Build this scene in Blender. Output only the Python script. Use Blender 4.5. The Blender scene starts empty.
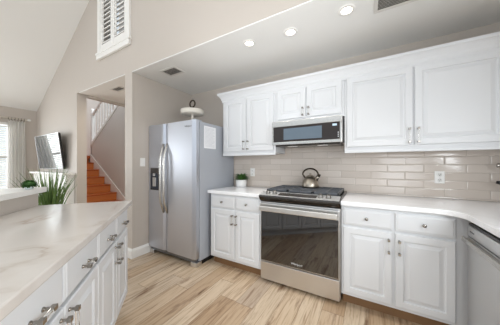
import bpy, bmesh, math, random
from mathutils import Matrix, Vector
random.seed(7)
PI = math.pi
S = bpy.context.scene
C = S.collection

# ------------------------------------------------------------------ camera, world, light
cam_d = bpy.data.cameras.new('camera'); cam = bpy.data.objects.new('camera', cam_d); C.objects.link(cam)
cam.location = (0, 0, 1.235); cam.rotation_euler = (PI/2, 0, math.radians(30.16))
cam_d.sensor_width = 36; cam_d.lens = 36*204.26/500; cam_d.shift_y = 1.73/500; cam_d.clip_start = .02
S.camera = cam
S.view_settings.view_transform = 'Standard'; S.view_settings.look = 'None'
S.view_settings.gamma = 1; S.view_settings.exposure = 0.16; S.view_settings.use_curve_mapping = False

w = bpy.data.worlds.new('world'); S.world = w; w.use_nodes = True
bgn = w.node_tree.nodes['Background']; bgn.inputs[0].default_value = (.82, .91, 1.0, 1); bgn.inputs[1].default_value = .85

def area(name, loc, target, sx, sy, power, col):
    l = bpy.data.lights.new(name, 'AREA'); l.shape = 'RECTANGLE'; l.size = sx; l.size_y = sy
    l.energy = power; l.color = col
    o = bpy.data.objects.new(name, l); C.objects.link(o); o.location = loc
    o.rotation_euler = (Vector(target)-Vector(loc)).to_track_quat('-Z', 'Y').to_euler()
    return o
area('rear_fill_panel', (-1.9, -4.4, 1.15), (-1.9, 2.0, 1.15), 7.0, 2.2, 14, (.88, .95, 1))  # added fill panel behind the camera; no window is built there
area('outdoor_daylight', (-7.6, 0.0, 1.9), (-5.0, 0.1, 1.3), 3.0, 2.4, 110, (.92, .97, 1))
area('left_window_daylight', (-6.28, -.2, 1.4), (-2.0, .5, 1.2), 1.7, 1.25, 50, (.92, .97, 1))
fl = bpy.data.lights.new('ceiling_fill_spot', 'SPOT'); fl.energy = 115; fl.spot_size = math.radians(52); fl.spot_blend = .9; fl.shadow_soft_size = .3; fl.color = (.93, .97, 1)  # added spot standing in for a flash, brightens the kitchen ceiling
flo = bpy.data.objects.new('ceiling_fill_spot', fl); C.objects.link(flo); flo.location = (-.45, -.3, .95)
flo.rotation_euler = (Vector((-1.0, 1.95, 2.62))-Vector(flo.location)).to_track_quat('-Z', 'Y').to_euler()
area('right_rear_fill', (1.1, -1.7, 1.0), (-1.6, .3, 0.9), 2.4, 1.9, 64, (.90, .96, 1))  # added daylight panel by the right wall, which has no door
area('right_side_fill', (1.17, .25, 1.35), (-2.2, .05, 0.45), 1.3, 1.0, 54, (.90, .96, 1))  # added panel to lift island face and left wall; no window behind it
area('overhead_fill', (-1.9, -0.9, 3.5), (-1.2, 0.9, 0.3), 4.0, 2.4, 30, (.92, .97, 1))  # added soft overhead fill in place of vault bounce; no fixture hangs here
area('stairwell_fill', (-6.0, 3.3, 4.6), (-5.8, 2.9, 1.5), 1.6, .9, 75, (.85, .92, 1))  # unseen panel added to brighten the stair wall; no opening above
area('hall_fill', (-3.6, 2.15, 2.40), (-3.6, 2.15, 0), .3, .3, 7, (1, .9, .75))  # added fill for the dim hall; its ceiling holds no lamp
# ------------------------------------------------------------------ helpers
def hexc(h):
    h = h.lstrip('#'); r = [int(h[i:i+2], 16)/255 for i in (0, 2, 4)]
    return tuple(c/12.92 if c <= .04045 else ((c+.055)/1.055)**2.4 for c in r) + (1,)

class NT:
    def __init__(s, name):
        s.m = bpy.data.materials.new(name); s.m.use_nodes = True; s.t = s.m.node_tree
        s.b = s.t.nodes['Principled BSDF']; s.o = s.t.nodes['Material Output']
    def n(s, typ, ins=None, **kw):
        nd = s.t.nodes.new(typ)
        for k, v in kw.items(): setattr(nd, k, v)
        for k, v in (ins or {}).items(): s.set(nd.inputs[k], v)
        return nd
    def set(s, sock, v):
        if isinstance(v, bpy.types.NodeSocket): s.t.links.new(v, sock)
        else: sock.default_value = v
    def p(s, **kw):
        for k, v in kw.items(): s.set(s.b.inputs[k.replace('_', ' ')], v)
        return s
    def math(s, op, a, b=0.0): return s.n('ShaderNodeMath', {0: a, 1: b}, operation=op).outputs[0]
    def mix(s, f, a, b, bt='MIX'):
        nd = s.n('ShaderNodeMix', data_type='RGBA', blend_type=bt)
        s.set(nd.inputs[0], f); s.set(nd.inputs[6], a); s.set(nd.inputs[7], b); return nd.outputs[2]
    def ramp(s, f, stops):
        nd = s.n('ShaderNodeValToRGB', {0: f}); e = nd.color_ramp.elements
        while len(e) < len(stops): e.new(.5)
        for el, (p, c) in zip(e, stops): el.position = p; el.color = c
        return nd.outputs[0]
    def coords(s, scale=(1, 1, 1), rot=(0, 0, 0), kind='Object'):
        tc = s.n('ShaderNodeTexCoord'); mp = s.n('ShaderNodeMapping', {0: tc.outputs[kind], 2: rot, 3: scale}); return mp.outputs[0]
    def noise(s, vec, scale, detail=3, rough=.5):
        return s.n('ShaderNodeTexNoise', {'Vector': vec, 'Scale': scale, 'Detail': detail, 'Roughness': rough}).outputs[0]
    def bump(s, h, strength=.2, dist=.01):
        nd = s.n('ShaderNodeBump', {'Height': h, 'Strength': strength, 'Distance': dist}); s.set(s.b.inputs['Normal'], nd.outputs[0])

def paint(name, col, rough=.5, var=.03, scale=6, bump=0.02, spec=.4):
    k = NT(name); c = hexc(col); v = k.coords(); f = k.noise(v, scale)
    d = tuple(x*(1-var*2) for x in c[:3])+(1,)
    k.p(Base_Color=k.mix(f, d, c), Roughness=rough); k.b.inputs['Specular IOR Level'].default_value = spec
    if bump: k.bump(k.noise(v, 180, 2), bump, .004)
    return k.m
def metal(name, col, rough=.28, brush=None, var=.06):
    k = NT(name); c = hexc(col)
    v = k.coords(brush or (1, 1, 1)); f = k.noise(v, 60 if brush else 20, 3)
    d = tuple(x*(1-var*2) for x in c[:3])+(1,)
    r = k.math('ADD', k.math('MULTIPLY', f, .12), rough-.06)
    k.p(Base_Color=k.mix(f, d, c), Metallic=1.0, Roughness=r); return k.m
def glossy(name, col, rough=.08, coat=0.0, spec=.5):
    k = NT(name); v = k.coords(); c = hexc(col); f = k.noise(v, 9)
    d = tuple(x*.9 for x in c[:3])+(1,)
    k.p(Base_Color=k.mix(f, d, c), Roughness=rough); k.b.inputs['Coat Weight'].default_value = coat
    k.b.inputs['Specular IOR Level'].default_value = spec; return k.m
def emit(name, col, strength):
    k = NT(name); k.p(Base_Color=hexc(col), Emission_Color=hexc(col)); k.b.inputs['Emission Strength'].default_value = strength; return k.m

# ---- materials
M_wall = paint('wall_paint', '#c3bab1', .65, .015, 3)
M_wallgrey = paint('stair_wall_paint', '#d2cdc7', .65, .015, 3)
M_ceil = paint('ceiling_paint', '#e9e8e5', .8, .012, 3)
M_trim = paint('white_trim_paint', '#eceae6', .4, .01)
M_cab = paint('white_cabinet_paint', '#dbdcde', .42, .008, 2, 0)
M_carc = paint('white_cabinet_frame_paint', '#dadbdd', .45, .008, 2, 0)
M_toe = paint('wood_toe_kick', '#8a6848', .6, .1)
M_black = glossy('black_plastic', '#141416', .3)
M_blackgl = glossy('black_glass', '#0c0d10', .04); M_blackgl.node_tree.nodes['Principled BSDF'].inputs['IOR'].default_value = 2.1
M_iron = paint('cast_iron', '#55585d', .42, .1, 40, .1)
M_ss = metal('brushed_stainless', '#dedddc', .33, (1, 1, 60))
M_ssv = metal('brushed_stainless_door', '#cfd2da', .42, (60, 60, 1))
M_sslight = metal('bright_stainless', '#c9c6c1', .28, (1, 60, 60))
M_chrome = metal('chrome', '#a09b94', .2)
M_dkss = metal('dark_stainless', '#4d4a48', .22, (1, 60, 60))
M_fridgeside = paint('grey_textured_steel', '#adb1b9', .42, .03, 50, .05, .5)
M_plate = paint('white_plastic', '#eeece8', .35, .01, 3, 0)
M_slot = paint('outlet_slots', '#77736c', .5)
M_white = paint('white_ceramic', '#efeeec', .25, .01, 3, 0)
M_leaf = paint('leaf_green', '#5f8a45', .5, .25, 30, 0)
M_leaf2 = paint('topiary_green', '#3f6b2c', .55, .3, 40, 0)
M_grass = paint('grass_blade_green', '#76964f', .5, .35, 12, 0)
M_soil = paint('dark_soil', '#352a22', .9, .2, 40)
M_paper = paint('paper_white', '#f0f1f4', .7, .01, 3, 0)
M_ink = paint('grey_print', '#d6d8de', .8, .05)
M_bronze = metal('aged_bronze', '#4d443a', .35)
M_vent = paint('vent_white', '#d6d3ce', .5, .01, 3, 0)
M_ventdark = paint('vent_shadow', '#6f6b66', .8, .05)
M_logo = paint('logo_grey', '#6d6d70', .4)
M_logow = paint('logo_light', '#dcdde0', .4)
M_lens = emit('lamp_lens', '#fff4e4', 6)
M_uc = emit('display_digits', '#b5cbe0', .12)
M_cream = paint('cream_enamel', '#e4ddd2', .5, .03, 8)

def wood_floor():
    k = NT('oak_plank_floor'); tc = k.n('ShaderNodeTexCoord'); sp = k.n('ShaderNodeSeparateXYZ', {0: tc.outputs['Object']})
    X, Y = sp.outputs[0], sp.outputs[1]
    PW, PL = .172, 1.25
    xr = k.math('DIVIDE', X, PW); row = k.math('FLOOR', xr); fx = k.math('FRACT', xr)
    rr = k.n('ShaderNodeTexWhiteNoise', {'W': row}, noise_dimensions='1D').outputs[0]
    yr = k.math('ADD', k.math('DIVIDE', Y, PL), k.math('MULTIPLY', rr, 7.3)); col = k.math('FLOOR', yr); fy = k.math('FRACT', yr)
    idv = k.n('ShaderNodeCombineXYZ', {0: row, 1: col, 2: 3.0}).outputs[0]
    rnd = k.n('ShaderNodeTexWhiteNoise', {'Vector': idv}, noise_dimensions='3D').outputs[0]
    base = k.ramp(rnd, [(0, hexc('#b79d80')), (.3, hexc('#ccb59a')), (.62, hexc('#dac8b0')), (1, hexc('#c0ae9b'))])
    gv = k.n('ShaderNodeCombineXYZ', {0: k.math('MULTIPLY', X, 42), 1: k.math('MULTIPLY', Y, 2.2), 2: k.math('MULTIPLY', rnd, 40)}).outputs[0]
    g = k.n('ShaderNodeTexNoise', {'Vector': gv, 'Scale': 1.0, 'Detail': 6, 'Roughness': .62, 'Distortion': 1.1}).outputs[0]
    grain = k.ramp(g, [(.30, hexc('#a68d76')), (.50, hexc('#efeae4')), (.75, hexc('#ffffff'))])
    kv = k.n('ShaderNodeCombineXYZ', {0: k.math('MULTIPLY', X, 11), 1: k.math('MULTIPLY', Y, 2.0), 2: k.math('MULTIPLY', rnd, 60)}).outputs[0]
    kn = k.n('ShaderNodeTexNoise', {'Vector': kv, 'Scale': 1.0, 'Detail': 4, 'Roughness': .6}).outputs[0]
    knot = k.ramp(kn, [(.57, (1, 1, 1, 1)), (.72, hexc('#8c6c50'))])
    c = k.mix(.85, base, grain, 'MULTIPLY'); c = k.mix(.9, c, knot, 'MULTIPLY')
    ex = k.math('MINIMUM', fx, k.math('SUBTRACT', 1.0, fx)); ey = k.math('MINIMUM', fy, k.math('SUBTRACT', 1.0, fy))
    seam = k.math('MAXIMUM', k.math('LESS_THAN', ex, .012), k.math('LESS_THAN', ey, .0018))
    c = k.mix(k.math('MULTIPLY', seam, .55), c, hexc('#5d4328'))
    k.p(Base_Color=c, Roughness=k.math('ADD', k.math('MULTIPLY', g, .2), .26))
    k.bump(k.math('SUBTRACT', g, k.math('MULTIPLY', seam, 1.5)), .12, .003); return k.m
M_floor = wood_floor()

def tile():
    k = NT('glossy_subway_tile'); tc = k.n('ShaderNodeTexCoord'); sp = k.n('ShaderNodeSeparateXYZ', {0: tc.outputs['Object']})
    TW, TH = .2965, .0755
    zr = k.math('DIVIDE', k.math('SUBTRACT', sp.outputs[2], .9290), TH); row = k.math('FLOOR', zr); fz = k.math('FRACT', zr)
    off = k.math('MULTIPLY', k.math('MODULO', k.math('ADD', row, 20.0), 2.0), .5)
    xr = k.math('ADD', k.math('DIVIDE', k.math('SUBTRACT', sp.outputs[0], .02), TW), off); col = k.math('FLOOR', xr); fx = k.math('FRACT', xr)
    idv = k.n('ShaderNodeCombineXYZ', {0: row, 1: col, 2: 1.0}).outputs[0]
    wn = k.n('ShaderNodeTexWhiteNoise', {'Vector': idv}, noise_dimensions='3D')
    base = k.ramp(wn.outputs[0], [(0, hexc('#c9bdb2')), (1, hexc('#d6cbc1'))])
    ex = k.math('MULTIPLY', k.math('MINIMUM', fx, k.math('SUBTRACT', 1.0, fx)), TW); ez = k.math('MULTIPLY', k.math('MINIMUM', fz, k.math('SUBTRACT', 1.0, fz)), TH)
    e = k.math('MINIMUM', ex, ez); gr = k.math('LESS_THAN', e, .0016)
    c = k.mix(gr, base, hexc('#b3a79c'))
    wav = k.noise(tc.outputs['Object'], 14, 2)
    tilt = k.n('ShaderNodeSeparateXYZ', {0: wn.outputs[1]})
    h = k.math('ADD', k.math('MINIMUM', k.math('MULTIPLY', e, 120.0), 1.0), k.math('MULTIPLY', wav, .35))
    h = k.math('ADD', h, k.math('MULTIPLY', k.math('MULTIPLY', k.math('SUBTRACT', tilt.outputs[0], .5), fx), 1.2))
    h = k.math('ADD', h, k.math('MULTIPLY', k.math('MULTIPLY', k.math('SUBTRACT', tilt.outputs[1], .5), fz), .5))
    k.p(Base_Color=c, Roughness=k.math('ADD', k.math('MULTIPLY', gr, .6), .12)); k.bump(h, .35, .004); return k.m
M_tile = tile()

def quartz(name, base, vein, amt, sc=1.0):
    k = NT(name); v = k.coords((sc, sc, sc), (0, 0, .5))
    n1 = k.n('ShaderNodeTexNoise', {'Vector': v, 'Scale': 1.3, 'Detail': 5, 'Roughness': .55, 'Distortion': .6}).outputs[0]
    d = k.math('ABSOLUTE', k.math('SUBTRACT', n1, .5))
    thin = k.ramp(d, [(0, (1, 1, 1, 1)), (.012, (.35, .35, .35, 1)), (.05, (0, 0, 0, 1))])
    br = k.ramp(k.noise(v, 1.9), [(.42, (0, 0, 0, 1)), (.6, (1, 1, 1, 1))])
    f = k.math('MULTIPLY', k.math('MULTIPLY', thin, br), amt)
    cl = k.mix(k.noise(v, 3), hexc(base), tuple(x*.93 for x in hexc(base)[:3])+(1,))
    k.p(Base_Color=k.mix(f, cl, hexc(vein)), Roughness=.14); return k.m
M_quartz = quartz('white_quartz', '#f6f6f8', '#d0cdca', .35)
M_marble = quartz('veined_island_quartz', '#dad4ce', '#ad9a88', .75)

def stair_wood(name, c1, c2):
    k = NT(name); v = k.coords((14, 1.5, 14)); f = k.noise(v, 2.2, 5, .6)
    k.p(Base_Color=k.mix(f, hexc(c1), hexc(c2)), Roughness=.3); return k.m
M_tread = stair_wood('orange_stair_tread', '#a8501f', '#c76a30')
M_riser = stair_wood('orange_stair_riser', '#c96f35', '#df9052')

def cloth_mat():
    k = NT('sheer_curtain_cloth'); v = k.coords(); f = k.noise(v, 90, 2)
    k.p(Base_Color=k.mix(f, hexc('#eeebe6'), hexc('#f8f6f3')), Roughness=.9)
    tr = k.n('ShaderNodeBsdfTranslucent', {0: hexc('#f6f5f3')}); mx = k.n('ShaderNodeMixShader', {0: .58, 1: k.b.outputs[0], 2: tr.outputs[0]})
    k.t.links.new(mx.outputs[0], k.o.inputs[0]); return k.m
M_cloth = cloth_mat()
def glass(name, rough=.0, ior=1.45, col=(1, 1, 1, 1)):
    k = NT(name); v = k.coords(); f = k.noise(v, 4)
    k.p(Base_Color=col, Roughness=k.math('ADD', k.math('MULTIPLY', f, .01), rough), IOR=ior); k.b.inputs['Transmission Weight'].default_value = 1.0; return k.m
def pane_mat():
    k = NT('thin_window_glass'); v = k.coords(); f = k.noise(v, 3)
    k.p(Base_Color=hexc('#e8f0f2'), Roughness=k.math('MULTIPLY', f, .04))
    tr = k.n('ShaderNodeBsdfTransparent', {0: (.97, .98, .98, 1)}); mx = k.n('ShaderNodeMixShader', {0: .93, 1: k.b.outputs[0], 2: tr.outputs[0]})
    k.t.links.new(mx.outputs[0], k.o.inputs[0]); return k.m
M_glass = pane_mat()
M_acryl = glass('clear_acrylic', .06, 1.3, (.95, .94, .92, 1))
def tvmat():
    k = NT('glossy_tv_screen'); v = k.coords(); f = k.noise(v, 3)
    k.p(Base_Color=k.mix(f, hexc('#3c444e'), hexc('#48505a')), Roughness=.03); k.b.inputs['IOR'].default_value = 2.6
    k.b.inputs['Coat Weight'].default_value = 1.0; k.b.inputs['Coat IOR'].default_value = 2.2; return k.m
M_tv = tvmat()

# ---- mesh builder
class B:
    def __init__(s, frame=None):
        s.bm = bmesh.new(); s.f = frame or Matrix.Identity(4); s.mats = []
    def _mi(s, mat):
        if mat is None: return 0
        if mat not in s.mats: s.mats.append(mat)
        return s.mats.index(mat)
    def _merge(s, tmp, mat=None, smooth=False):
        mi = s._mi(mat); mp = {}
        for v in tmp.verts: mp[v] = s.bm.verts.new(v.co)
        for f in tmp.faces:
            try: nf = s.bm.faces.new([mp[v] for v in f.verts])
            except ValueError: continue
            nf.material_index = mi; nf.smooth = smooth or f.smooth
        tmp.free(); return s
    def box(s, x0, x1, y0, y1, z0, z1, bev=0, mat=None, seg=2):
        t = bmesh.new(); bmesh.ops.create_cube(t, size=1)
        for v in t.verts: v.co = ((x0+x1)/2+v.co.x*(x1-x0), (y0+y1)/2+v.co.y*(y1-y0), (z0+z1)/2+v.co.z*(z1-z0))
        if bev: bmesh.ops.bevel(t, geom=t.edges[:], offset=bev, segments=seg, profile=.5, affect='EDGES')
        return s._merge(t, mat)
    def prism(s, poly, axis, a, b, bev=0, mat=None):
        t = bmesh.new()
        def mk(p, q): return {'x': (q, p[0], p[1]), 'y': (p[0], q, p[1]), 'z': (p[0], p[1], q)}[axis]
        A = [t.verts.new(mk(p, a)) for p in poly]; D = [t.verts.new(mk(p, b)) for p in poly]
        t.faces.new(A); t.faces.new(D[::-1]); n = len(poly)
        for i in range(n): t.faces.new([A[i], D[i], D[(i+1) % n], A[(i+1) % n]])
        bmesh.ops.recalc_face_normals(t, faces=t.faces[:])
        if bev: bmesh.ops.bevel(t, geom=[e for e in t.edges if len(e.link_faces) == 2 and e.calc_face_angle(0) > .6], offset=bev, segments=2, profile=.5, affect='EDGES')
        return s._merge(t, mat)
    def lathe(s, prof, c=(0, 0, 0), n=24, axis='z', mat=None, smooth=True):
        t = bmesh.new(); rows = []
        for r, z in prof:
            if r < 1e-6: rows.append([t.verts.new((0, 0, z))])
            else: rows.append([t.verts.new((r*math.cos(2*PI*i/n), r*math.sin(2*PI*i/n), z)) for i in range(n)])
        for a, b in zip(rows, rows[1:]):
            for i in range(n):
                j = (i+1) % n
                q = [a[i % len(a)], a[j % len(a)], b[j % len(b)], b[i % len(b)]]
                q = list(dict.fromkeys(q))
                if len(q) > 2:
                    f = t.faces.new(q); f.smooth = smooth
        bmesh.ops.recalc_face_normals(t, faces=t.faces[:])
        R = {'z': Matrix.Identity(4), 'y': Matrix.Rotation(PI/2, 4, 'X'), 'x': Matrix.Rotation(PI/2, 4, 'Y')}[axis]
        for v in t.verts: v.co = R @ v.co + Vector(c)
        return s._merge(t, mat)
    def tube(s, pts, r, n=8, mat=None, closed=False, flat=1.0):
        t = bmesh.new(); pts = [Vector(p) for p in pts]; m = len(pts); rows = []; prevN = None
        for i, p in enumerate(pts):
            if closed: d = pts[(i+1) % m]-pts[i-1]
            else: d = pts[min(i+1, m-1)]-pts[max(i-1, 0)]
            d.normalize()
            if prevN is None:
                up = Vector((0, 0, 1)) if abs(d.z) < .9 else Vector((1, 0, 0)); N = d.cross(up).normalized()
            else: N = (prevN-d*prevN.dot(d)).normalized()
            prevN = N; Bn = d.cross(N); rr = r[i] if isinstance(r, (list, tuple)) else r
            rows.append([t.verts.new(p+N*rr*math.cos(2*PI*k/n)+Bn*rr*flat*math.sin(2*PI*k/n)) for k in range(n)])
        prs = list(zip(rows, rows[1:]))+([(rows[-1], rows[0])] if closed else [])
        for a, b in prs:
            for k in range(n):
                f = t.faces.new([a[k], a[(k+1) % n], b[(k+1) % n], b[k]]); f.smooth = True
        if not closed: t.faces.new(rows[0][::-1]); t.faces.new(rows[-1])
        bmesh.ops.recalc_face_normals(t, faces=t.faces[:])
        return s._merge(t, mat)
    def rings(s, x0, x1, z0, z1, yf, prof, mat=None, t_back=None):
        """concentric rectangles facing -y: prof = [(inset, depth behind yf)]"""
        t = bmesh.new(); rows = []
        for ins, dp in prof:
            rows.append([t.verts.new(p) for p in ((x0+ins, yf+dp, z0+ins), (x1-ins, yf+dp, z0+ins), (x1-ins, yf+dp, z1-ins), (x0+ins, yf+dp, z1-ins))])
        t.faces.new(rows[0][::-1]); t.faces.new(rows[-1])
        for a, b in zip(rows, rows[1:]):
            for i in range(4): t.faces.new([a[i], a[(i+1) % 4], b[(i+1) % 4], b[i]])
        bmesh.ops.recalc_face_normals(t, faces=t.faces[:])
        return s._merge(t, mat)
    def panel(s, x0, x1, z0, z1, yf, t=.019, fr=.055, mat=None):
        return s.rings(x0, x1, z0, z1, yf, [(0, t), (0, .005), (.005, 0), (fr, 0), (fr+.004, .010), (fr+.012, .011), (fr+.034, .003), (fr+.037, .001)], mat)
    def slab(s, x0, x1, z0, z1, yf, t=.019, mat=None):
        return s.rings(x0, x1, z0, z1, yf, [(0, t), (0, .007), (.004, .004), (.012, .003), (.016, 0)], mat)
    def build(s, name, mat=None, parent=None, solid=0, kind=None):
        root = parent
        while root is not None and root.parent is not None: root = root.parent
        inv = root.matrix_basis.inverted() if root is not None else Matrix.Identity(4)
        T = inv @ s.f
        for v in s.bm.verts: v.co = T @ v.co
        bmesh.ops.recalc_face_normals(s.bm, faces=s.bm.faces[:])
        me = bpy.data.meshes.new(name); s.bm.to_mesh(me); s.bm.free()
        for m in (s.mats or [mat]): me.materials.append(m)
        o = bpy.data.objects.new(name, me); C.objects.link(o)
        if parent is not None: o.parent = parent
        if kind: o['kind'] = kind
        return o
def tag(o, label, cat, group=None):
    o['label'] = label; o['category'] = cat
    if group: o['group'] = group
    return o
def thing(name, label, cat, loc, rz=0, group=None):
    o = bpy.data.objects.new(name, None); C.objects.link(o); o.empty_display_size = .05
    o.location = loc; o.rotation_euler = (0, 0, rz)
    o.matrix_basis = Matrix.Translation(loc) @ Matrix.Rotation(rz, 4, 'Z')
    return tag(o, label, cat, group)
def copy_tree(o, parent=None):
    c = o.copy(); C.objects.link(c)
    if parent: c.parent = parent
    for ch in list(o.children): copy_tree(ch, c)
    return c
def struct(o, label=None):
    o['kind'] = 'structure'
    return o
def text_mesh(name, s, size, M4, mat, parent, ext=.0006):
    cu = bpy.data.curves.new(name, 'FONT'); cu.body = s; cu.size = size; cu.extrude = ext; cu.align_x = 'CENTER'; cu.align_y = 'CENTER'
    tmp = bpy.data.objects.new('t', cu); C.objects.link(tmp); bpy.context.view_layer.update()
    me = bpy.data.meshes.new_from_object(tmp); bpy.data.objects.remove(tmp)
    root = parent
    while root.parent is not None: root = root.parent
    me.transform(root.matrix_basis.inverted() @ M4); me.materials.append(mat); me.name = name
    o = bpy.data.objects.new(name, me); C.objects.link(o); o.parent = parent; return o
FACE_MY = Matrix.Rotation(PI/2, 4, 'X')     # text standing up, readable from -y

# ------------------------------------------------------------------ room numbers
XL, YO, YW = -2.68, 1.538, 2.572         # kitchen left wall, plane of the big wall, kitchen back wall
XR = 1.2; ZC = 2.444; XE = -6.34; SL = .59; XRG = -2.2
YB, YF = 1.962, 1.930                     # base cabinet face, counter front
YREAR = -4.6
def zroof(x): return 2.40+SL*(x-XE) if x < XRG else 2.40+SL*(2*XRG-x-XE)
TW_ = .14
# ------------------------------------------------------------------ structure
struct(B().box(-8.2, 1.36, YREAR, 4.2, -.12, 0).build('floor', M_floor))
# big wall holding the hall opening, the kitchen opening and the shutter window
b = B()
OX0, OX1 = -4.326, -2.848
WX0, WX1, WZ0, WZ1 = -3.485, -2.775, 2.935, 3.86
ZT = ZC+.014
b.prism([(XE, 0), (OX0, 0), (OX0, zroof(OX0)), (XE, zroof(XE))], 'y', YO, YO+TW_)
b.prism([(OX0, ZT), (WX0, ZT), (WX0, zroof(WX0)), (OX0, zroof(OX0))], 'y', YO, YO+TW_)
b.prism([(WX0, ZT), (WX1, ZT), (WX1, WZ0), (WX0, WZ0)], 'y', YO, YO+TW_)
b.prism([(WX0, WZ1), (WX1, WZ1), (WX1, zroof(WX1)), (WX0, zroof(WX0))], 'y', YO, YO+TW_)
b.prism([(WX1, ZT), (XR+.14, ZT), (XR+.14, zroof(XR+.14)), (XRG, zroof(XRG)), (WX1, zroof(WX1))], 'y', YO, YO+TW_)
b.box(OX1, XL, YO, YO+TW_, 0, ZT)
struct(b.build('wall_front', M_wall))
struct(B().box(OX1, XL, YO+TW_, YW+.3, 0, ZT).build('wall_left', M_wall))
struct(B().box(XL-.02, XR+.14, YW, YW+.12, 0, ZT).build('wall_back', M_wall))
struct(B().box(XR, XR+.14, YREAR, YW, 0, 2.85).build('wall_right', M_wall))
# far left wall with the curtained window
LW0, LW1, LZ0, LZ1 = -1.15, 1.16, .72, 2.08
b = B()
b.box(XE-.14, XE, YREAR, LW0, 0, 2.5).box(XE-.14, XE, LW1, YO+TW_, 0, 2.5).box(XE-.14, XE, LW0, LW1, 0, LZ0).box(XE-.14, XE, LW0, LW1, LZ1, 2.5)
struct(b.build('wall_far_left', M_wall))
b = B()
b.prism([(XE-.2, zroof(XE-.2)), (XRG, zroof(XRG)), (XR+.2, zroof(XR+.2)), (XR+.2, zroof(XR+.2)+.12), (XRG, zroof(XRG)+.14), (XE-.2, zroof(XE-.2)+.12)], 'y', YREAR, YO)
struct(b.build('ceiling', M_ceil))
struct(B().box(XL, XR, YO+.001, YW, ZC, ZC+.012).build('ceiling_kitchen', M_ceil))
struct(B().box(-4.25, OX1, YO+.001, 2.76, ZC, ZC+.012).build('ceiling_hall', M_ceil))
struct(B().box(-4.33, -4.25, YO+TW_, 2.76, 2.405, 2.62).build('trim_hall_header', M_wall))
# stairwell walls
b = B(); b.prism([(-6.85, 0), (-2.86, 0), (-2.86, 3.9), (-3.6, 3.9), (-6.85, 1.80)], 'y', 2.76, 2.86)
struct(b.build('wall_stair', M_wallgrey))
struct(B().box(-8.2, -2.86, 3.9, 4.0, 0, 5.0).build('wall_stair_back', M_wall))
struct(B().box(-8.2, -8.1, YO+TW_, 3.9, 0, 5.0).build('wall_stair_end', M_wall))
struct(B().box(-8.1, XE-.14, YO, YO+TW_, 0, 5.0).build('wall_stair_front', M_wall))
struct(B().box(-8.1, -6.86, YO+TW_, 3.9, 1.40, 1.48).build('floor_landing', M_tread))
# baseboards
prof = [(0, 0), (.016, 0), (.016, .095), (.010, .112), (.004, .125), (0, .125)]
struct(B().prism([(XL+a, z) for a, z in prof], 'y', YO, 2.55).build('baseboard_left', M_trim))
struct(B().prism([(YO-a, z) for a, z in prof], 'x', OX1, XL+.016).build('baseboard_pillar', M_trim))
struct(B().prism([(YO-a, z) for a, z in prof], 'x', XE, OX0).build('baseboard_front', M_trim))
struct(B().prism([(2.76-a, z) for a, z in prof], 'x', -5.0, OX1).build('baseboard_hall', M_trim))
# tile backsplash
struct(B().prism([(-1.83, .916), (XR, .916), (XR, 1.372), (-.205, 1.372), (-.205, 1.50), (-.957, 1.50), (-.957, 1.372), (-1.83, 1.372)], 'y', YW-.008, YW).build('wall_backsplash', M_tile))

# shutter window in the big wall
win = B(); y0 = YO-.028
win.box(WX0-.07, WX0+.01, y0, YO+.02, WZ0-.03, WZ1+.07, .004).box(WX1-.01, WX1+.07, y0, YO+.02, WZ0-.03, WZ1+.07, .004).box(WX0-.07, WX1+.07, y0, YO+.02, WZ1-.01, WZ1+.07, .004)
w1 = struct(win.build('window_1', M_trim))
B().box(WX0-.10, WX1+.085, y0-.012, YO+.02, WZ0-.055, WZ0-.025, .004).box(WX0-.085, WX1+.07, y0-.008, YO, WZ0-.125, WZ0-.055, .006).build('window_sill', M_trim, w1)
xm = (WX0+WX1)/2
for a, c in ((WX0+.008, xm-.002), (xm+.002, WX1-.008)):
    p = B(); st = .05
    p.box(a, a+st, YO-.02, YO+.012, WZ0-.022, WZ1-.01, .003).box(c-st, c, YO-.02, YO+.012, WZ0-.022, WZ1-.01, .003)
    p.box(a+st, c-st, YO-.02, YO+.012, WZ0-.022, WZ0+.075, .003).box(a+st, c-st, YO-.02, YO+.012, WZ1-.09, WZ1-.01, .003)
    pp = p.build('shutter_panel', M_trim, w1)
    l = B(); z = WZ0+.10; th = math.radians(38)
    while z < WZ1-.1:
        dy, dz = .030*math.cos(th), .030*math.sin(th); ny, nz = -.005*math.sin(th), .005*math.cos(th); yc = YO-.004
        # slats tipped so that the front edge is lower
        l.prism([(yc-dy-ny, z-dz-nz), (yc+dy-ny, z+dz-nz), (yc+dy+ny, z+dz+nz), (yc-dy+ny, z-dz+nz)], 'x', a+st, c-st)
        z += .066
    l.build('louvers', M_trim, pp)
    B().box((a+c)/2-.052, (a+c)/2-.038, YO-.044, YO-.032, WZ0+.09, WZ1-.1, .002).build('tilt_rod', M_trim, pp)
B().box(WX0, WX1, YO+.09, YO+.096, WZ0, WZ1).build('window_pane', M_glass, w1)
struct(B().box(WX0-.8, -.6, 2.2, 2.26, ZT+.02, 4.9).build('wall_loft', M_wall))

# window of the far left wall
b = B()
for yy in (LW0, (LW0+LW1)/2-.03, LW1-.05): b.box(XE-.10, XE+.012, yy, yy+.06, LZ0, LZ1)
b.box(XE-.10, XE+.012, LW0, LW1, LZ1-.05, LZ1).box(XE-.10, XE+.03, LW0-.03, LW1+.03, LZ0-.03, LZ0+.03).box(XE-.09, XE-.05, LW0, LW1, 1.38, 1.42)
w2 = struct(b.build('window_2', M_trim))
B().box(XE-.075, XE-.07, LW0, LW1, LZ0, LZ1).build('window_pane', M_glass, w2)
b = B(); z = LZ0+.06
while z < LZ1-.05:
    b.prism([(XE-.052, z+.012), (XE-.050, z+.014), (XE-.012, z-.012), (XE-.014, z-.014)], 'y', LW0+.05, LW1-.05); z += .042
b.build('window_blind', M_plate, w2)

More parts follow.
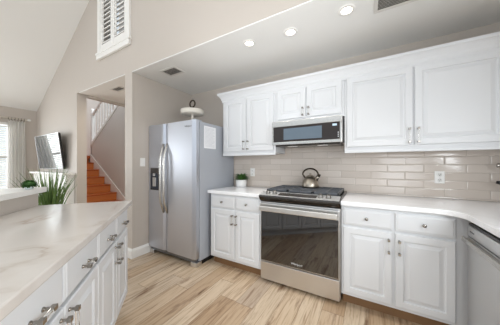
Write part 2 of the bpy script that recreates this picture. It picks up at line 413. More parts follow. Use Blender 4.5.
# ------------------------------------------------------------------ hall: stairs and rail
st = thing('staircase', 'orange wooden staircase climbing away behind the hall opening', 'stairs', (-5.0, 2.2, 0))
RU, RN = .186, .298
for k in range(1, 9):
    xn = -5.43+(3-k)*RN                                   # nosing
    z = k*RU-.02
    if k < 8: B().box(xn-RN-.01, xn+.012, 1.72, 2.735, z-.03, z, .008).build('tread', M_tread, st)
    B().box(xn-.03, xn-.01, 1.72, 2.735, z-RU, z-.03).build('riser', M_riser, st)
sk = B(); off = .10
def zn(x): return (.538+(-5.43-x)/RN*RU)
sk.prism([(-4.72, 0), (-4.72, zn(-4.72)+off), (-6.85, zn(-6.85)+off), (-6.85, zn(-6.85)-.25), (-5.2, 0)], 'y', 2.738, 2.758)
sk.build('skirt_board', M_trim, st)
rl = thing('stair_railing', 'white stair banister rising to the right above the grey stair wall', 'banister', (-6.8, 2.78, 1.8))
s2 = (2.74-1.80)/1.42
def zs(x): return 1.80+(x+6.85)*s2
B().prism([(-6.87, zs(-6.87)-.06), (-4.6, zs(-4.6)-.06), (-4.6, zs(-4.6)+.02), (-6.87, zs(-6.87)+.02)], 'y', 2.745, 2.875).build('stringer_cap', M_trim, rl)
b = B(); b.box(-6.89, -6.81, 2.76, 2.84, 1.48, 2.70, .006).lathe([(0, 2.83), (.03, 2.82), (.045, 2.785), (.03, 2.745), (.045, 2.72), (.045, 2.70), (0, 2.70)], (-6.85, 2.80, 0), 12); b.build('newel_post', M_trim, rl)
B().prism([(-6.85, zs(-6.85)+.80), (-4.6, zs(-4.6)+.80), (-4.6, zs(-4.6)+.87), (-6.85, zs(-6.85)+.87)], 'y', 2.77, 2.83, .008).build('handrail', M_trim, rl)
for i in range(13):
    x = -6.70+i*.148; z0 = zs(x)+.02; z1 = zs(x)+.80
    B().lathe([(.016, z0), (.018, z0+.14), (.011, z0+.17), (.02, z0+.24), (.013, z0+.45), (.011, z1-.12), (.016, z1)], (x, 2.80, 0), 8).build('baluster', M_trim, rl)

# ------------------------------------------------------------------ handles
def pull(b, x, z0, z1, y, horiz=False):
    """bar pull standing off a face at y (facing -y): chrome ends, clear bar"""
    for e, sg in ((z0, 1), (z1, -1)):
        P = (lambda u, v, wz: (e+u*1, v, x)) if horiz else (lambda u, v, wz: (x, v, e))
        c = (e, 0, x) if horiz else (x, 0, e)
        b.lathe([(0, 0), (.008, 0), (.008, .003), (.0055, .006), (.0055, .020), (.008, .022), (.009, .030), (.0075, .036), (0, .037)], (c[0], y, c[2]), 12, 'y', M_chrome)
        if horiz: b.box(e-.009, e+.009, y-.037, y-.020, x-.0085, x+.0085, .002, M_chrome)
        else: b.box(x-.0085, x+.0085, y-.037, y-.020, e-.009, e+.009, .002, M_chrome)
    if horiz: b.box(z0+.008, z1-.008, y-.034, y-.022, x-.006, x+.006, .002, M_acryl)
    else: b.box(x-.006, x+.006, y-.034, y-.022, z0+.008, z1-.008, .002, M_acryl)
    return b
def knob(b, x, z, y):
    b.lathe([(0, 0), (.009, 0), (.009, .003), (.005, .006), (.005, .014), (.012, .018), (.0125, .026), (.009, .029), (0, .03)], (x, y, z), 12, 'y', M_chrome)
    return b

# ------------------------------------------------------------------ base cabinets
def base_cab(x0, x1, label, drawers, doors, loc):
    t = thing('base_cabinet', label, 'cabinet', loc, 0, 'base cabinets along the tiled wall')
    cb = B().box(x0, x1, YB, YW-.012, .10, .876)
    if x1 > 0: cb.box(x1, XR-.01, YB, YW-.012, .10, .876).box(x1+.05, XR-.01, YB+.08, YW-.012, 0, .10)   # blind corner under the counter
    cb.build('carcass', M_carc, t)
    B().box(x0+.004, x1, YB+.06, YB+.075, 0, .10).build('toe_kick', M_toe, t)
    for a, c in drawers:
        d = B().slab(a, c, .715, .852, YB-.018, .018).build('drawer', M_cab, t)
        knob(B(), (a+c)/2, .785, YB-.018).build('knob', M_chrome, d)
    for a, c, hx in doors:
        d = B().panel(a, c, .125, .695, YB-.018, .018, .05).build('door', M_cab, t)
        pull(B(), hx, .545, .640, YB-.018).build('handle', M_chrome, d)
    return t
base_cab(-1.705, -1.002, 'white two-door base cabinet between the refrigerator and the range', [(-1.690, -1.338), (-1.328, -1.018)],
         [(-1.690, -1.338, -1.360), (-1.328, -1.018, -1.306)], (-1.35, 2.26, 0))
t = base_cab(-.207, .573, 'white two-door base cabinet between the range and the dishwasher', [(-.190, .160), (.180, .525)],
         [(-.190, .160, .136), (.180, .525, .204)], (.18, 2.26, 0))

# counters
b = B(); b.prism([(-1.735, YF), (-1.0, YF), (-1.0, YW-.01), (-1.735, YW-.01)], 'z', .878, .914, .004)
tag(b.build('countertop', M_quartz), 'short white quartz countertop between the refrigerator and the range', 'countertop')
XC = .545; r = .13
arc = [(XC-r+r*math.sin(a), YF-r+r*math.cos(a)) for a in [PI/2*i/8 for i in range(9)]]
b = B(); b.prism([(-.211, YF)]+arc+[(XC, .92), (XR-.005, .92), (XR-.005, YW-.01), (-.211, YW-.01)], 'z', .878, .914, .004)
tag(b.build('countertop', M_quartz), 'L-shaped white quartz countertop with rounded inner corner at the right', 'countertop')

# dishwasher, faces -x
FD = Matrix.Translation((.575, 1.90, 0)) @ Matrix.Rotation(-PI/2, 4, 'Z')     # local x runs towards -Y, local y into the unit
dw = thing('dishwasher', 'stainless steel dishwasher at right edge under the countertop', 'dishwasher', (.575, 1.90, 0), -PI/2)
B(FD).box(.004, .604, .03, .58, .10, .86).build('body', M_black, dw)
B(FD).box(.01, .60, .05, .065, .0, .10).build('toe_kick', M_black, dw)
d = B(FD).box(.012, .60, -.012, .028, .115, .762, .005).box(.012, .60, -.012, .028, .768, .838, .005).build('door', M_ss, dw)
hb = B(FD); hb.box(.03, .05, -.03, -.011, .735, .751).box(.56, .58, -.03, -.011, .735, .751).box(.016, .596, -.042, -.028, .728, .760, .005)
hb.build('handle', M_sslight, d)
B(FD).box(.014, .598, -.006, .026, .8385, .852, .002).build('control_strip', M_black, dw)
text_mesh('logo', 'Whirlpool', .014, FD @ Matrix.Translation((.085, -.0125, .803)) @ FACE_MY, M_logo, d)
# cabinet run past the dishwasher, carries the countertop's front end
pc = thing('base_cabinet', 'plain white base cabinet past the dishwasher under the L-shaped countertop', 'cabinet', (.575, 1.29, 0), -PI/2)
B(FD).box(.61, .97, .0, .60, .10, .876).build('carcass', M_carc, pc)
B(FD).box(.61, .97, .06, .075, 0, .10).build('toe_kick', M_toe, pc)
B(FD).panel(.62, .96, .125, .695, -.018, .018, .05).build('door', M_cab, pc)
# ------------------------------------------------------------------ wall cabinets
YU = 2.252; ZB, ZU = 1.374, 2.12
def wall_cab(x0, x1, z0, label, doors, loc, hz):
    t = thing('wall_cabinet', label, 'cabinet', loc, 0, 'white wall cabinets under the crown')
    B().box(x0, x1, YU, YW-.010, z0, ZU).build('carcass', M_carc, t)
    for a, c, hx in doors:
        d = B().panel(a, c, z0+.03, 2.085, YU-.018, .018, .052).build('door', M_cab, t)
        pull(B(), hx, hz[0], hz[1], YU-.018).build('handle', M_chrome, d)
    return t
wall_cab(-1.735, -.955, ZB, 'tall two-door white wall cabinet left of the microwave', [(-1.710, -1.362, -1.387), (-1.350, -.978, -1.325)], (-1.36, 2.4, ZB), (1.43, 1.525))
wall_cab(-.953, -.211, 1.722, 'short two-door white wall cabinet above the microwave', [(-.928, -.600, -.625), (-.586, -.234, -.561)], (-.6, 2.4, 1.72), (1.775, 1.85))
wall_cab(-.209, XR-.01, ZB, 'wide white wall cabinet right of the microwave', [(-.190, .330, .305), (.342, .885, .367), (.90, XR-.03, XR-.06)], (.36, 2.4, ZB), (1.428, 1.541))
cp = [(0, 2.075), (-.012, 2.075), (-.012, 2.10), (-.020, 2.112), (-.024, 2.13), (-.040, 2.155), (-.052, 2.168), (-.060, 2.172), (-.060, 2.198), (0, 2.198)]
b = B()   # crown swept round the left end
t = bmesh.new(); YC = YU-.001
rows = []
for a, z in cp:
    rows.append([t.verts.new((-1.736+a, YW-.01, z)), t.verts.new((-1.736+a, YC+a, z)), t.verts.new((XR-.005, YC+a, z))])
n = len(rows)
for i in range(n):
    A, D = rows[i], rows[(i+1) % n]
    for j in range(2): t.faces.new([A[j], A[j+1], D[j+1], D[j]])
t.faces.new([r_[0] for r_ in rows]); t.faces.new([r_[2] for r_ in rows][::-1])
bmesh.ops.recalc_face_normals(t, faces=t.faces[:]); b._merge(t)
struct(b.build('trim_crown', M_cab))
B().box(-1.735, XR-.005, YU, YW-.01, 2.1205, 2.19).build('trim_crown_top', M_carc)['kind'] = 'structure'
struct(B().box(-1.737, -.9545, YU-.012, YU+.012, ZB-.028, ZB-.0005, .004).box(-.209, XR-.01, YU-.012, YU+.012, ZB-.028, ZB-.0005, .004).build('trim_light_rail', M_cab))

# ------------------------------------------------------------------ microwave
mw = thing('microwave', 'stainless low-profile microwave above the range', 'microwave', (-.6, 2.35, 1.45))
mx0, mx1, mz0, mz1, my = -.952, -.222, 1.450, 1.710, 2.132
B().box(mx0, mx1, my+.03, YW-.012, mz0+.01, mz1).build('body', M_ss, mw)
d = B(); d.box(mx0, mx1, my, my+.035, mz1-.062, mz1, .004, M_sslight).box(mx0, mx1, my, my+.035, mz0, mz0+.03, .003, M_sslight)
d.box(mx0, mx0+.018, my, my+.035, mz0+.03, mz1-.062, .002, M_sslight).box(mx1-.018, mx1, my, my+.035, mz0+.03, mz1-.062, .002, M_sslight)
d = d.build('door', M_sslight, mw)
B().box(mx0+.018, mx1-.018, my+.004, my+.03, mz0+.03, mz1-.062).build('black_glass_panel', glossy('brown_black_glass', '#2a2320', .08), d)
B().box(mx0+.14, mx1-.185, my+.002, my+.004, mz0+.052, mz1-.085).build('viewing_window', glossy('smoked_glass', '#5d6a76', .1), d)
B().box(mx1-.085, mx1-.045, my+.002, my+.004, mz1-.098, mz1-.078, .0006).build('display', M_uc, mw)
b = B()
for i in range(3): b.box(mx1-.036, mx1-.028, my+.002, my+.004, mz0+.05+i*.02, mz0+.06+i*.02)
b.build('key_legend', M_logow, mw)
b = B(); b.box(mx0+.02, mx1-.02, my+.06, 2.50, mz0-.012, mz0+.010, .004); b.build('vent_underside', M_dkss, mw)
for xx in (mx0+.2, mx1-.2): B().box(xx-.05, xx+.05, my+.10, my+.16, mz0-.016, mz0-.012).build('task_light', M_plate, mw)

# ------------------------------------------------------------------ range
rg = thing('range_oven', 'stainless slide-in gas range with black oven glass', 'oven', (-.605, 2.2, 0))
rx0, rx1 = -.996, -.216
B().box(rx0, rx1, 1.965, YW-.015, .03, .905).build('body', M_ss, rg)
for xx in (rx0+.04, rx1-.04):
    for yy in (2.0, 2.48): B().lathe([(.015, 0), (.015, .03)], (xx, yy, 0), 10).lathe([(0, 0), (.015, 0)], (xx, yy, 0), 10).build('foot', M_black, rg)
b = B(); b.box(rx0-.004, rx1+.004, 2.02, YW-.012, .905, .930, .005, M_dkss).box(rx0+.03, rx1-.03, 2.06, YW-.04, .930, .934, .001, M_black); b.build('cooktop', M_dkss, rg)
b = B(); b.prism([(2.03, .862), (1.958, .838), (1.925, .858), (1.902, .895), (1.908, .912), (2.03, .940)], 'x', rx0-.004, rx1+.004, .004, M_dkss)
cpn = b.build('control_panel', M_dkss, rg)
b = B(); b.prism([(1.912, .9135), (1.912, .9155), (2.026, .9415), (2.026, .9395)], 'x', rx0+.004, rx1-.004); b.build('panel_top', metal('satin_panel_steel', '#e6e6e6', .5), cpn)
b = B(); b.prism([(1.93, .9188), (1.93, .9203), (2.005, .9374), (2.005, .936)], 'x', -.80, -.42); b.build('touch_display', M_blackgl, cpn)
kt = Matrix.Rotation(math.radians(12.7), 4, 'X'); M_knob = metal('range_knob_steel', '#8f8c88', .38)
for xx in (rx0+.075, rx0+.15, rx1-.17, rx1-.10, ):
    fr = Matrix.Translation((xx, 1.966, .928)) @ kt
    B(fr).lathe([(0, 0), (.026, 0), (.026, .004), (.021, .006), (.019, .024), (.017, .028), (0, .029)], (0, 0, 0), 20).box(-.005, .005, -.02, .02, .028, .034, .002).build('knob', M_knob, rg)
# grates: three sections of cast iron
gx = [rx0+.02, rx0+.262, rx1-.262, rx1-.02]
for i in range(3):
    a, c = gx[i]+.003, gx[i+1]-.003; b = B(); ya, yb = 2.045, 2.535; z0, z1 = .944, .966
    for yy in (ya, yb-.014, (ya+yb)/2-.006): b.box(a, c, yy, yy+.014, z0, z1, .003)
    for xx in (a, c-.014): b.box(xx, xx+.014, ya, yb, z0, z1, .003)
    m_ = (a+c)/2
    b.box(m_-.006, m_+.006, ya, yb, z0+.004, z1, .003)
    for yy in (ya+.075, ya+.125, ya+.175, yb-.185, yb-.135, yb-.085): b.box(a, c, yy-.005, yy+.005, z0+.006, z1, .002)
    for xx in (a+.007, c-.007):
        for yy in (ya+.007, yb-.007): b.box(xx-.006, xx+.006, yy-.006, yy+.006, .932, z0+.002)
    b.build('grate', M_iron, rg)
    for yy in (ya+.125, yb-.135):
        if i == 1 and yy > 2.3: continue
        B().lathe([(0, .934), (.045, .934), (.045, .942), (.034, .944), (.034, .952), (.028, .955), (0, .955)], (m_, yy, 0), 20).build('burner', M_black, rg)
# oven door
d = B(); d.box(rx0+.004, rx1-.004, 1.932, 1.964, .222, .826, .006); d = d.build('oven_door', M_ss, rg)
B().box(rx0+.012, rx1-.012, 1.926, 1.934, .232, .742, .003).build('oven_glass', M_blackgl, d)
hb = B()
for xx in (rx0+.06, rx1-.06): hb.box(xx-.012, xx+.012, 1.89, 1.934, .772, .792, .004)
hb.box(rx0+.015, rx1-.015, 1.868, 1.892, .756, .808, .008); hb.build('handle', metal('satin_handle_steel', '#e2e0dc', .4), d)
text_mesh('logo', 'Whirlpool', .026, Matrix.Translation((-.60, 1.9255, .268)) @ FACE_MY, M_logow, d)
B().box(rx0+.004, rx1-.004, 1.932, 1.964, .03, .214, .006).build('storage_drawer', M_ss, rg)

# kettle
M_kettle = metal('warm_brushed_steel', '#b3a99c', .34)
kx, ky, kz = -.585, 2.40, .9662
k = thing('kettle', 'brushed steel whistling kettle with dark looped handle on the range', 'kettle', (kx, ky, kz))
B().lathe([(0, 0), (.090, 0), (.097, .006), (.098, .02), (.094, .045), (.082, .080), (.062, .110), (.045, .126), (.038, .130)], (kx, ky, kz), 32).build('body', M_kettle, k)
B().lathe([(.040, .128), (.038, .136), (.025, .141), (0, .143)], (kx, ky, kz), 24).lathe([(.008, .140), (.007, .150), (.013, .156), (.012, .164), (0, .168)], (kx, ky, kz), 16).build('lid', M_kettle, k)
pts = []
for i in range(19):
    a = PI*(-.08+1.16*i/18); pts.append((kx+.088*math.cos(a)*(1.0 if i not in (0, 18) else .9), ky, kz+.150+.068*math.sin(a)))
B().tube([(kx+.062, ky, kz+.108)]+pts+[(kx-.062, ky, kz+.108)], .0095, 8).build('handle', M_bronze, k)
B().tube([(kx+.060, ky-.012, kz+.085), (kx+.085, ky-.018, kz+.115), (kx+.098, ky-.02, kz+.135)], [.021, .017, .014], 12).build('spout', M_kettle, k)
B().tube([(kx+.095, ky-.02, kz+.130), (kx+.108, ky-.02, kz+.148), (kx+.118, ky-.02, kz+.143)], [.016, .014, .009], 10).build('whistle', M_bronze, k)

# ------------------------------------------------------------------ refrigerator
fx0, fx1, fy, fz = -2.676, -1.765, 1.755, 1.768
f = thing('refrigerator', 'stainless side-by-side refrigerator with ice dispenser against the left wall', 'refrigerator', (-2.22, 2.2, 0))
B().box(fx0, fx1, fy+.075, YW-.02, .06, fz-.012, .006).build('body', M_fridgeside, f)
b = B().box(fx0+.02, fx1-.02, fy+.10, YW-.05, .0, .06); b.build('base', M_black, f)
xs = -2.305
def fdoor(a, c, name, la, lc):
    n_ = 10; pl = []
    for i in range(n_+1):
        u = i/n_; x = a+(c-a)*u; e = min(u, 1-u)*(c-a); yy = fy+.016*(1-min(1, e/.045))**2.2
        pl.append((x, yy))
    pl = [(a, fy+.066)]+pl+[(c, fy+.066)]
    return B().prism(pl, 'z', .10, fz, .003).build(name, M_ssv, f)
d1 = fdoor(fx0, xs-.003, 'freezer_door', 0, 0); d2 = fdoor(xs+.003, fx1, 'refrigerator_door', 0, 0)
for dd, xx, sg in ((d1, xs-.036, -1), (d2, xs+.036, 1)):
    pts = []
    for i in range(13):
        u = i/12; pts.append((xx-sg*.0*u, fy-.055*min(1, math.sin(PI*u)*1.7)+.004, .60+.90*u))
    B().tube(pts, .013, 10, flat=1.25).build('handle', M_sslight, dd)
b = B(); dx0, dx1, dz0, dz1 = -2.612, -2.428, .885, 1.185
b.box(dx0, dx1, fy-.004, fy+.01, dz1-.075, dz1, .003, M_blackgl)
b.box(dx0, dx0+.014, fy-.004, fy+.01, dz0, dz1-.075, .002, M_black).box(dx1-.014, dx1, fy-.004, fy+.01, dz0, dz1-.075, .002, M_black).box(dx0, dx1, fy-.004, fy+.01, dz0, dz0+.02, .002, M_black)
b.box(dx0+.014, dx1-.014, fy-.001, fy+.002, dz0+.02, dz1-.075, 0, glossy('dispenser_recess', '#2b333f', .3))
dp = b.build('ice_dispenser', M_black, d1)
B().box(dx0+.06, dx1-.06, fy-.014, fy-.001, dz0+.05, dz0+.17, .004).box(dx0+.075, dx1-.075, fy-.02, fy-.001, dz1-.11, dz1-.075, .003).build('dispenser_paddle', M_ss, d1)
b = B(); b.box(fx0+.03, fx1-.03, fy+.03, fy+.09, .045, .098, .006); b.build('toe_grille', metal('grey_grille', '#84878c', .4), f)
for a in (fx0+.0, fx1-.10): B().box(a, a+.10, fy+.02, fy+.11, 0.0, .055, .006).build('roller_cover', M_ss, f)
for a in (fx0+.02, fx1-.09): B().box(a, a+.07, fy+.02, fy+.13, fz-.012, fz+.010, .004).build('hinge_cover', M_fridgeside, f)
text_mesh('logo', 'Whirlpool', .028, Matrix.Translation((-1.885, fy-.0006, 1.695)) @ FACE_MY, M_logo, d2)
# paper on the side
FP = Matrix.Translation((fx1+.001, 1.90, 0)) @ Matrix.Rotation(PI/2, 4, 'Z')      # faces +x; local x runs towards +Y
pr = thing('paper_sheet', 'white printed paper sheet on the side of the refrigerator', 'paper', (fx1+.001, 2.01, 1.44))
B(FP).box(.0, .225, -.002, .0, 1.435, 1.715).build('sheet', M_paper, pr)
b = B(FP); z = 1.695
for i in range(16):
    b.box(.02, .205-random.random()*.06, -.0026, -.002, z-.005, z); z -= .0155
b.build('printed_lines', M_ink, pr)

# round tray on pedestal on the fridge
tx, ty, tz = -2.095, 2.03, fz-.0119
tr = thing('pedestal_tray', 'cream round pedestal tray with dark ring handle on top of refrigerator', 'tray', (tx, ty, tz))
B().lathe([(0, 0), (.10, 0), (.10, .012), (.04, .02), (0, .02)], (tx, ty, tz), 32).build('base', M_cream, tr)
B().lathe([(.022, .018), (.016, .03), (.016, .150), (.026, .162)], (tx, ty, tz), 16).build('post', M_cream, tr)
B().lathe([(0, .158), (.145, .158), (.152, .162), (.155, .218), (.148, .220), (.144, .170), (0, .170)], (tx, ty, tz), 48).build('tray', M_cream, tr)
B().lathe([(.014, .165), (.010, .250), (.012, .262), (0, .265)], (tx, ty, tz), 12).tube([(tx+.047*math.cos(a), ty, tz+.308+.047*math.sin(a)) for a in [2*PI*i/24 for i in range(24)]], .010, 8, closed=True).build('ring_handle', M_bronze, tr)

# ------------------------------------------------------------------ outlets, switch
def outlet(x, z, label):
    t = thing('wall_outlet', label, 'outlet', (x, YW-.008, z), 0)
    y = YW-.008
    B().box(x-.036, x+.036, y-.006, y-.0002, z-.058, z+.058, .003).build('cover_plate', M_plate, t)
    for dz in (-.026, .026):
        s_ = B().lathe([(0, 0), (.0165, 0), (.0165, .003), (0, .003)], (x, y-.006, z+dz), 16, 'y').build('socket', M_plate, t)
        b = B(); b.box(x-.008, x-.005, y-.0098, y-.009, z+dz-.001, z+dz+.008).box(x+.005, x+.008, y-.0098, y-.009, z+dz-.001, z+dz+.008).box(x-.003, x+.003, y-.0098, y-.009, z+dz-.011, z+dz-.005)
        b.build('slots', M_slot, s_)
outlet(.577, 1.112, 'white wall outlet on the tile right of the range')
outlet(-1.445, 1.12, 'white wall outlet on the tile behind the potted plant')
t = thing('light_switch', 'white light switch on the wall left of the refrigerator', 'switch', (XL, 1.68, 1.26))
B().box(XL, XL+.006, 1.645, 1.715, 1.205, 1.32, .002).build('cover_plate', M_plate, t)
B().box(XL+.006, XL+.012, 1.67, 1.69, 1.24, 1.285, .002).build('rocker', M_plate, t)

# ------------------------------------------------------------------ small potted plant on the counter
px, py, pz = -1.575, 2.462, .9142
p = thing('potted_plant', 'small leafy green plant in white pot on the short countertop', 'plant', (px, py, pz))
B().lathe([(0, 0), (.066, 0), (.075, .008), (.078, .10), (.074, .10), (.072, .088), (0, .088)], (px, py, pz), 28).build('pot', M_white, p)
B().lathe([(0, .092), (.0665, .0885), (.066, .08), (0, .08)], (px, py, pz), 20).build('soil', M_soil, p)
def leaf(b, base, d, L, wd, bend=.5):
    d = Vector(d).normalized(); side = d.cross(Vector((0, 0, 1)))
    if side.length < .1: side = Vector((1, 0, 0))
    side.normalize(); t = bmesh.new(); L_ = []; R_ = []; n = 5
    for i in range(n+1):
        u = i/n; c = Vector(base)+d*L*u+Vector((0, 0, -bend*L*u*u*.5)); ww = wd*math.sin(PI*min(.98, .12+.86*u))*.5
        nn = side.cross(d).normalized()*ww*.35
        L_.append(t.verts.new(c-side*ww+nn)); R_.append(t.verts.new(c+side*ww+nn))
    mid = [t.verts.new((a.co+c.co)/2-side.cross(d).normalized()*wd*.12) for a, c in zip(L_, R_)]
    for i in range(n):
        for P, Q in ((L_, mid), (mid, R_)):
            fc = t.faces.new([P[i], Q[i], Q[i+1], P[i+1]]); fc.smooth = True
    b._merge(t)
fo = B()
for i in range(150):
    a = random.random()*2*PI; el = random.uniform(.15, 1.45); r0 = random.uniform(0, .045)
    dd = (math.cos(a)*math.cos(el), math.sin(a)*math.cos(el), math.sin(el))
    bp = Vector((px+r0*math.cos(a), py+r0*math.sin(a), pz+.088+random.uniform(0, .055)))
    L = random.uniform(.055, .105)
    if bp.y+dd[1]*L > YW-.015: continue
    leaf(fo, bp, dd, L, random.uniform(.020, .034), .6)
fo.build('foliage', M_leaf, p)

# ------------------------------------------------------------------ island
ANG = math.atan2(.645, -.764)
CI = Vector((-1.815, 1.043, 0))
FI = Matrix.Translation(CI) @ Matrix.Rotation(ANG, 4, 'Z')     # x<0 towards the camera, -y is the kitchen side
isl = thing('kitchen_island', 'white kitchen island base with drawers above doors', 'island', CI, ANG)
IL = -1.82
B(FI).box(IL, -.012, .05, .66, .10, .684).box(IL, -.012, .05, .66, .706, .876).box(IL, -.012, .11, .66, .684, .706).build('carcass', M_carc, isl)
B(FI).box(IL, -.09, .11, .125, .0, .10).box(-.105, -.09, .125, .66, 0, .10).build('toe_kick', M_carc, isl)
x = -.016; w_ = .355; i = 0
while x-w_ > IL:
    a, c = x-w_+.004, x-.004
    d = B(FI).slab(a, c, .702, .866, .032, .018).build('drawer', M_cab, isl)
    mx = (a+c)/2
    pull(B(FI), .768, mx-.022, mx+.040, .032, True).build('handle', M_chrome, d)
    d = B(FI).panel(a, c, .118, .686, .032, .018, .05).build('door', M_cab, isl)
    hx = a+.028 if i % 2 == 0 else c-.028
    pull(B(FI), hx, .545, .655, .032).build('handle', M_chrome, d)
    x -= w_; i += 1
b = B(FI).box(IL-.02, 0, 0, .655, .878, .914, .005)
tag(b.build('island_countertop', M_marble), 'cream veined quartz countertop on the kitchen island', 'countertop')
struct(B(FI).box(IL, .03, .662, .80, 0, 1.008).build('wall_island', M_wall))
struct(B(FI).box(IL-.02, .075, .628, .96, 1.010, 1.05, .005).build('trim_island_cap', M_trim))

# topiary
tx, ty, tz = -2.180, .488, 1.0502
t = thing('potted_topiary', 'tiny round green topiary in pale pot on the raised white ledge', 'plant', (tx, ty, tz))
B().lathe([(0, 0), (.020, 0), (.026, .024), (.024, .024), (.022, .02), (0, .02)], (tx, ty, tz), 20).build('pot', paint('pale_blue_pot', '#d5dfe0', .35), t)
fo = B()
for i in range(260):
    u = random.uniform(-.55, 1); a = random.random()*2*PI; q = math.sqrt(1-u*u)
    dd = Vector((q*math.cos(a), q*math.sin(a), u)); bp = Vector((tx, ty, tz+.034))+Vector((dd.x*.038, dd.y*.038, dd.z*.030))
    leaf(fo, bp-dd*.012, dd+Vector((random.uniform(-.6, .6), random.uniform(-.6, .6), random.uniform(-.3, .6))), .020, .012, .3)
fo.lathe([(0, -.016), (.030, -.006), (.038, .006), (.030, .020), (0, .026)], (tx, ty, tz+.034), 14)
fo.build('foliage', M_leaf2, t)

# ------------------------------------------------------------------ living room: mantel, tv, grass, curtains
m = thing('fireplace_mantel', 'white mantel on the far wall below the television', 'mantel', (-5.2, 1.45, 0))
B().box(-6.05, -4.42, 1.42, YO-.002, 0, 1.05, .004).build('surround', M_trim, m)
B().box(-6.10, -4.37, 1.36, YO-.002, 1.05, 1.085, .006).build('mantel_shelf', M_trim, m)

T = Matrix.Translation((-5.26, 1.462, 1.150)) @ Matrix.Rotation(math.radians(6.4), 4, 'X')
tv = thing('television', 'tilted flat television mounted on the far wall, reflecting the window', 'television', (-5.26, 1.50, 1.155))
B(T).box(-.595, .595, .0, .035, 0, .642, .004).build('casing', M_black, tv)
B(T).box(-.588, .588, -.003, .001, .010, .634).build('screen', M_tv, tv)
b = B(T)
for q in ((-.598, .598, -.003, .009), (-.598, .598, .634, .646)): b.box(q[0], q[1], -.006, .002, q[2], q[3], .001)
for q in ((-.598, -.587), (.587, .598)): b.box(q[0], q[1], -.006, .002, .009, .634, .001)
b.build('bezel', metal('silver_bezel', '#c8c8ca', .3), tv)
B().box(-5.4, -5.1, 1.45, YO-.001, 1.32, 1.56, .004).build('wall_mount', M_black, tv)

gx, gy = -3.56, .975
g = thing('grass_planter', 'tall grassy plant in a planter behind the island', 'plant', (gx, gy, 0))
B().lathe([(0, 0), (.13, 0), (.19, .60), (.175, .60), (.16, .56), (0, .56)], (gx, gy, 0), 28).build('planter', M_white, g)
B().lathe([(0, .575), (.168, .575), (.16, .55), (0, .55)], (gx, gy, 0), 20).build('soil', M_soil, g)
fo = B()
for i in range(165):
    a = random.random()*2*PI; r0 = random.uniform(0, .12); lean = random.uniform(.0, .42); L = random.uniform(.36, .70)
    a2 = a+random.uniform(-.5, .5); base = Vector((gx+r0*math.cos(a), gy+r0*math.sin(a), .56))
    t = bmesh.new(); Lv = []; n = 6; wd = random.uniform(.008, .016); tw = random.random()*PI
    sd = Vector((math.cos(tw), math.sin(tw), 0))
    for j in range(n+1):
        u = j/n; c = base+Vector((math.cos(a2)*lean*u*L*(.6+.5*u), math.sin(a2)*lean*u*L*(.6+.5*u), L*u*(1-.25*lean*u)))
        ww = wd*(1-u**2.2)*.5+.0006; th = Vector((-sd.y, sd.x, 0))*ww*.35
        Lv.append([t.verts.new(c-sd*ww), t.verts.new(c+th), t.verts.new(c+sd*ww)])
    for j in range(n):
        for q in range(2):
            t.faces.new([Lv[j][q], Lv[j][q+1], Lv[j+1][q+1], Lv[j+1][q]])
    fo._merge(t)
fo.build('foliage', M_grass, g)

RX, RZ = XE+.10, 2.165
rod = thing('curtain_rod', 'pale curtain rod above the far left window', 'curtain rod', (RX, 0.1, RZ))
B().tube([(RX, -1.5, RZ), (RX, 1.39, RZ)], .013, 10).build('rod', M_cream, rod)
for yy in (-1.5, 1.395): B().lathe([(0, -.03), (.018, -.025), (.026, 0), (.018, .025), (0, .03)], (RX, yy, RZ), 14, 'y').build('finial', M_white, rod)
for yy in (-1.43, .1, 1.03): B().box(XE, RX+.004, yy-.008, yy+.008, RZ-.012, RZ+.012).build('bracket', M_chrome, rod)
def curtain(y0, y1, label, ph):
    t = thing('curtain', label, 'curtain', (RX, (y0+y1)/2, .03), 0, 'sheer curtains at the far left window')
    bm = bmesh.new(); nx, nz = 60, 12; G = []
    for j in range(nz+1):
        v = j/nz; z = .03+v*(RZ-.075); row = []
        for i in range(nx+1):
            u = i/nx; am = .013+.012*(1-v)
            yy = (y0+y1)/2+(u-.5)*(y1-y0)*(1+.10*(1-v))
            row.append((RX+am*math.sin(u*2*PI*5+ph+.4*math.sin(3*v))+.008*math.sin(u*31+v*2), yy, z+(.012*math.sin(u*2*PI*6+ph+1.2) if j == nz else 0)))
        G.append(row)
    F = [[bm.verts.new(p) for p in r_] for r_ in G]; K = [[bm.verts.new((p[0]-.002, p[1], p[2])) for p in r_] for r_ in G]
    for j in range(nz):
        for i in range(nx):
            a = bm.faces.new([F[j][i], F[j][i+1], F[j+1][i+1], F[j+1][i]]); a.smooth = True
            a = bm.faces.new([K[j][i], K[j+1][i], K[j+1][i+1], K[j][i+1]]); a.smooth = True
    for j in range(nz):
        for i in (0, nx): bm.faces.new([F[j][i], F[j+1][i], K[j+1][i], K[j][i]])
    for i in range(nx):
        for j in (0, nz): bm.faces.new([F[j][i], F[j][i+1], K[j][i+1], K[j][i]])
    b = B(); b._merge(bm); b.build('panel', M_cloth, t)
    for i in range(6):
        yy = y0+(y1-y0)*(.04+.92*i/5)
        B().tube([(RX+.022*math.cos(a), yy, RZ-.006+.024*math.sin(a)) for a in [2*PI*q/14 for q in range(14)]], .003, 6, closed=True).build('ring', M_bronze, t)
curtain(1.095, 1.335, 'white sheer curtain hanging at the left edge beside the television', 0)
curtain(-1.36, -.75, 'white sheer curtain on the near side of the far left window', 1.3)

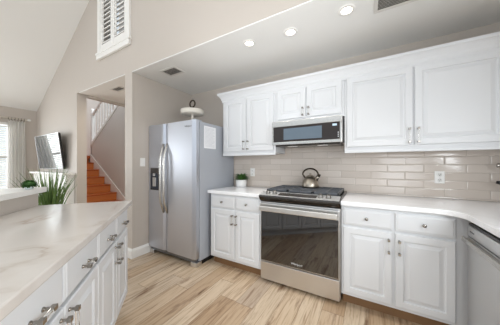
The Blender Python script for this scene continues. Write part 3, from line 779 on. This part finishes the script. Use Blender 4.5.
# ------------------------------------------------------------------ ceiling lights and vents
for i, (x, y, lb) in enumerate(((-1.03, 1.758, 'recessed ceiling light farthest left, nearest the refrigerator'), (-.617, 1.80, 'recessed ceiling light, middle one of the three'), (-.150, 1.765, 'recessed ceiling light farthest right, near the right vent'))):
    t = thing('ceiling_light', lb, 'ceiling light', (x, y, ZC), 0, 'recessed lights in the kitchen ceiling')
    B().lathe([(.040, -.001), (.040, -.006), (.062, -.005), (.065, -.0005)], (x, y, ZC), 28).build('trim_ring', M_plate, t)
    B().lathe([(0, -.003), (.040, -.003), (.040, -.0005), (0, -.0005)], (x, y, ZC), 24).build('lens', M_lens, t)
    l = bpy.data.lights.new('can_light_glow', 'SPOT'); l.energy = 24; l.spot_size = 1.5; l.spot_blend = 1; l.shadow_soft_size = .06; l.color = (1, .97, .93)
    lo = bpy.data.objects.new('can_light_glow', l); C.objects.link(lo); lo.location = (0, 0, -.02); lo.parent = t
def vent(x0, x1, y0, y1, z, label):
    t = thing('ceiling_vent', label, 'vent', ((x0+x1)/2, (y0+y1)/2, z))
    B().box(x0, x1, y0, y0+.025, z-.008, z-.0005, .002).box(x0, x1, y1-.025, y1, z-.008, z-.0005, .002).box(x0, x0+.025, y0+.025, y1-.025, z-.008, z-.0005, .002).box(x1-.025, x1, y0+.025, y1-.025, z-.008, z-.0005, .002).build('frame', M_vent, t)
    B().box(x0+.025, x1-.025, y0+.025, y1-.025, z-.002, z-.0005).build('duct_opening', M_ventdark, t)
    b = B(); y = y0+.035
    while y < y1-.03:
        b.prism([(y, z-.008), (y+.010, z-.002), (y+.0115, z-.0025), (y+.0015, z-.0085)], 'x', x0+.025, x1-.025); y += .016
    b.build('slats', M_vent, t)
vent(-2.345, -2.07, 1.70, 1.88, ZC, 'small ceiling vent above the refrigerator')
vent(.035, .36, 1.70, 1.915, ZC, 'larger ceiling vent at the top right edge')
vent(-3.60, -3.34, 1.70, 1.84, ZC, 'small vent in the hall ceiling seen through the opening')

# ------------------------------------------------------------------ tap at the far right edge
t = thing('faucet', 'chrome tap with dark lever at the far right edge of the tile', 'faucet', (1.06, 2.42, .914))
B().lathe([(0, 0), (.028, 0), (.028, .01), (.018, .016), (.017, .24), (.02, .25), (.02, .30), (.014, .315), (0, .318)], (1.06, 2.42, .914), 20).build('body', M_chrome, t)
B().tube([(1.06, 2.42, 1.205), (.98, 2.43, 1.225), (.900, 2.44, 1.225)], [.016, .015, .018], 12).build('spout', M_chrome, t)
B().tube([(1.045, 2.42, 1.08), (.94, 2.43, 1.078), (.895, 2.44, 1.09)], [.018, .022, .010], 12).build('lever', M_black, t)
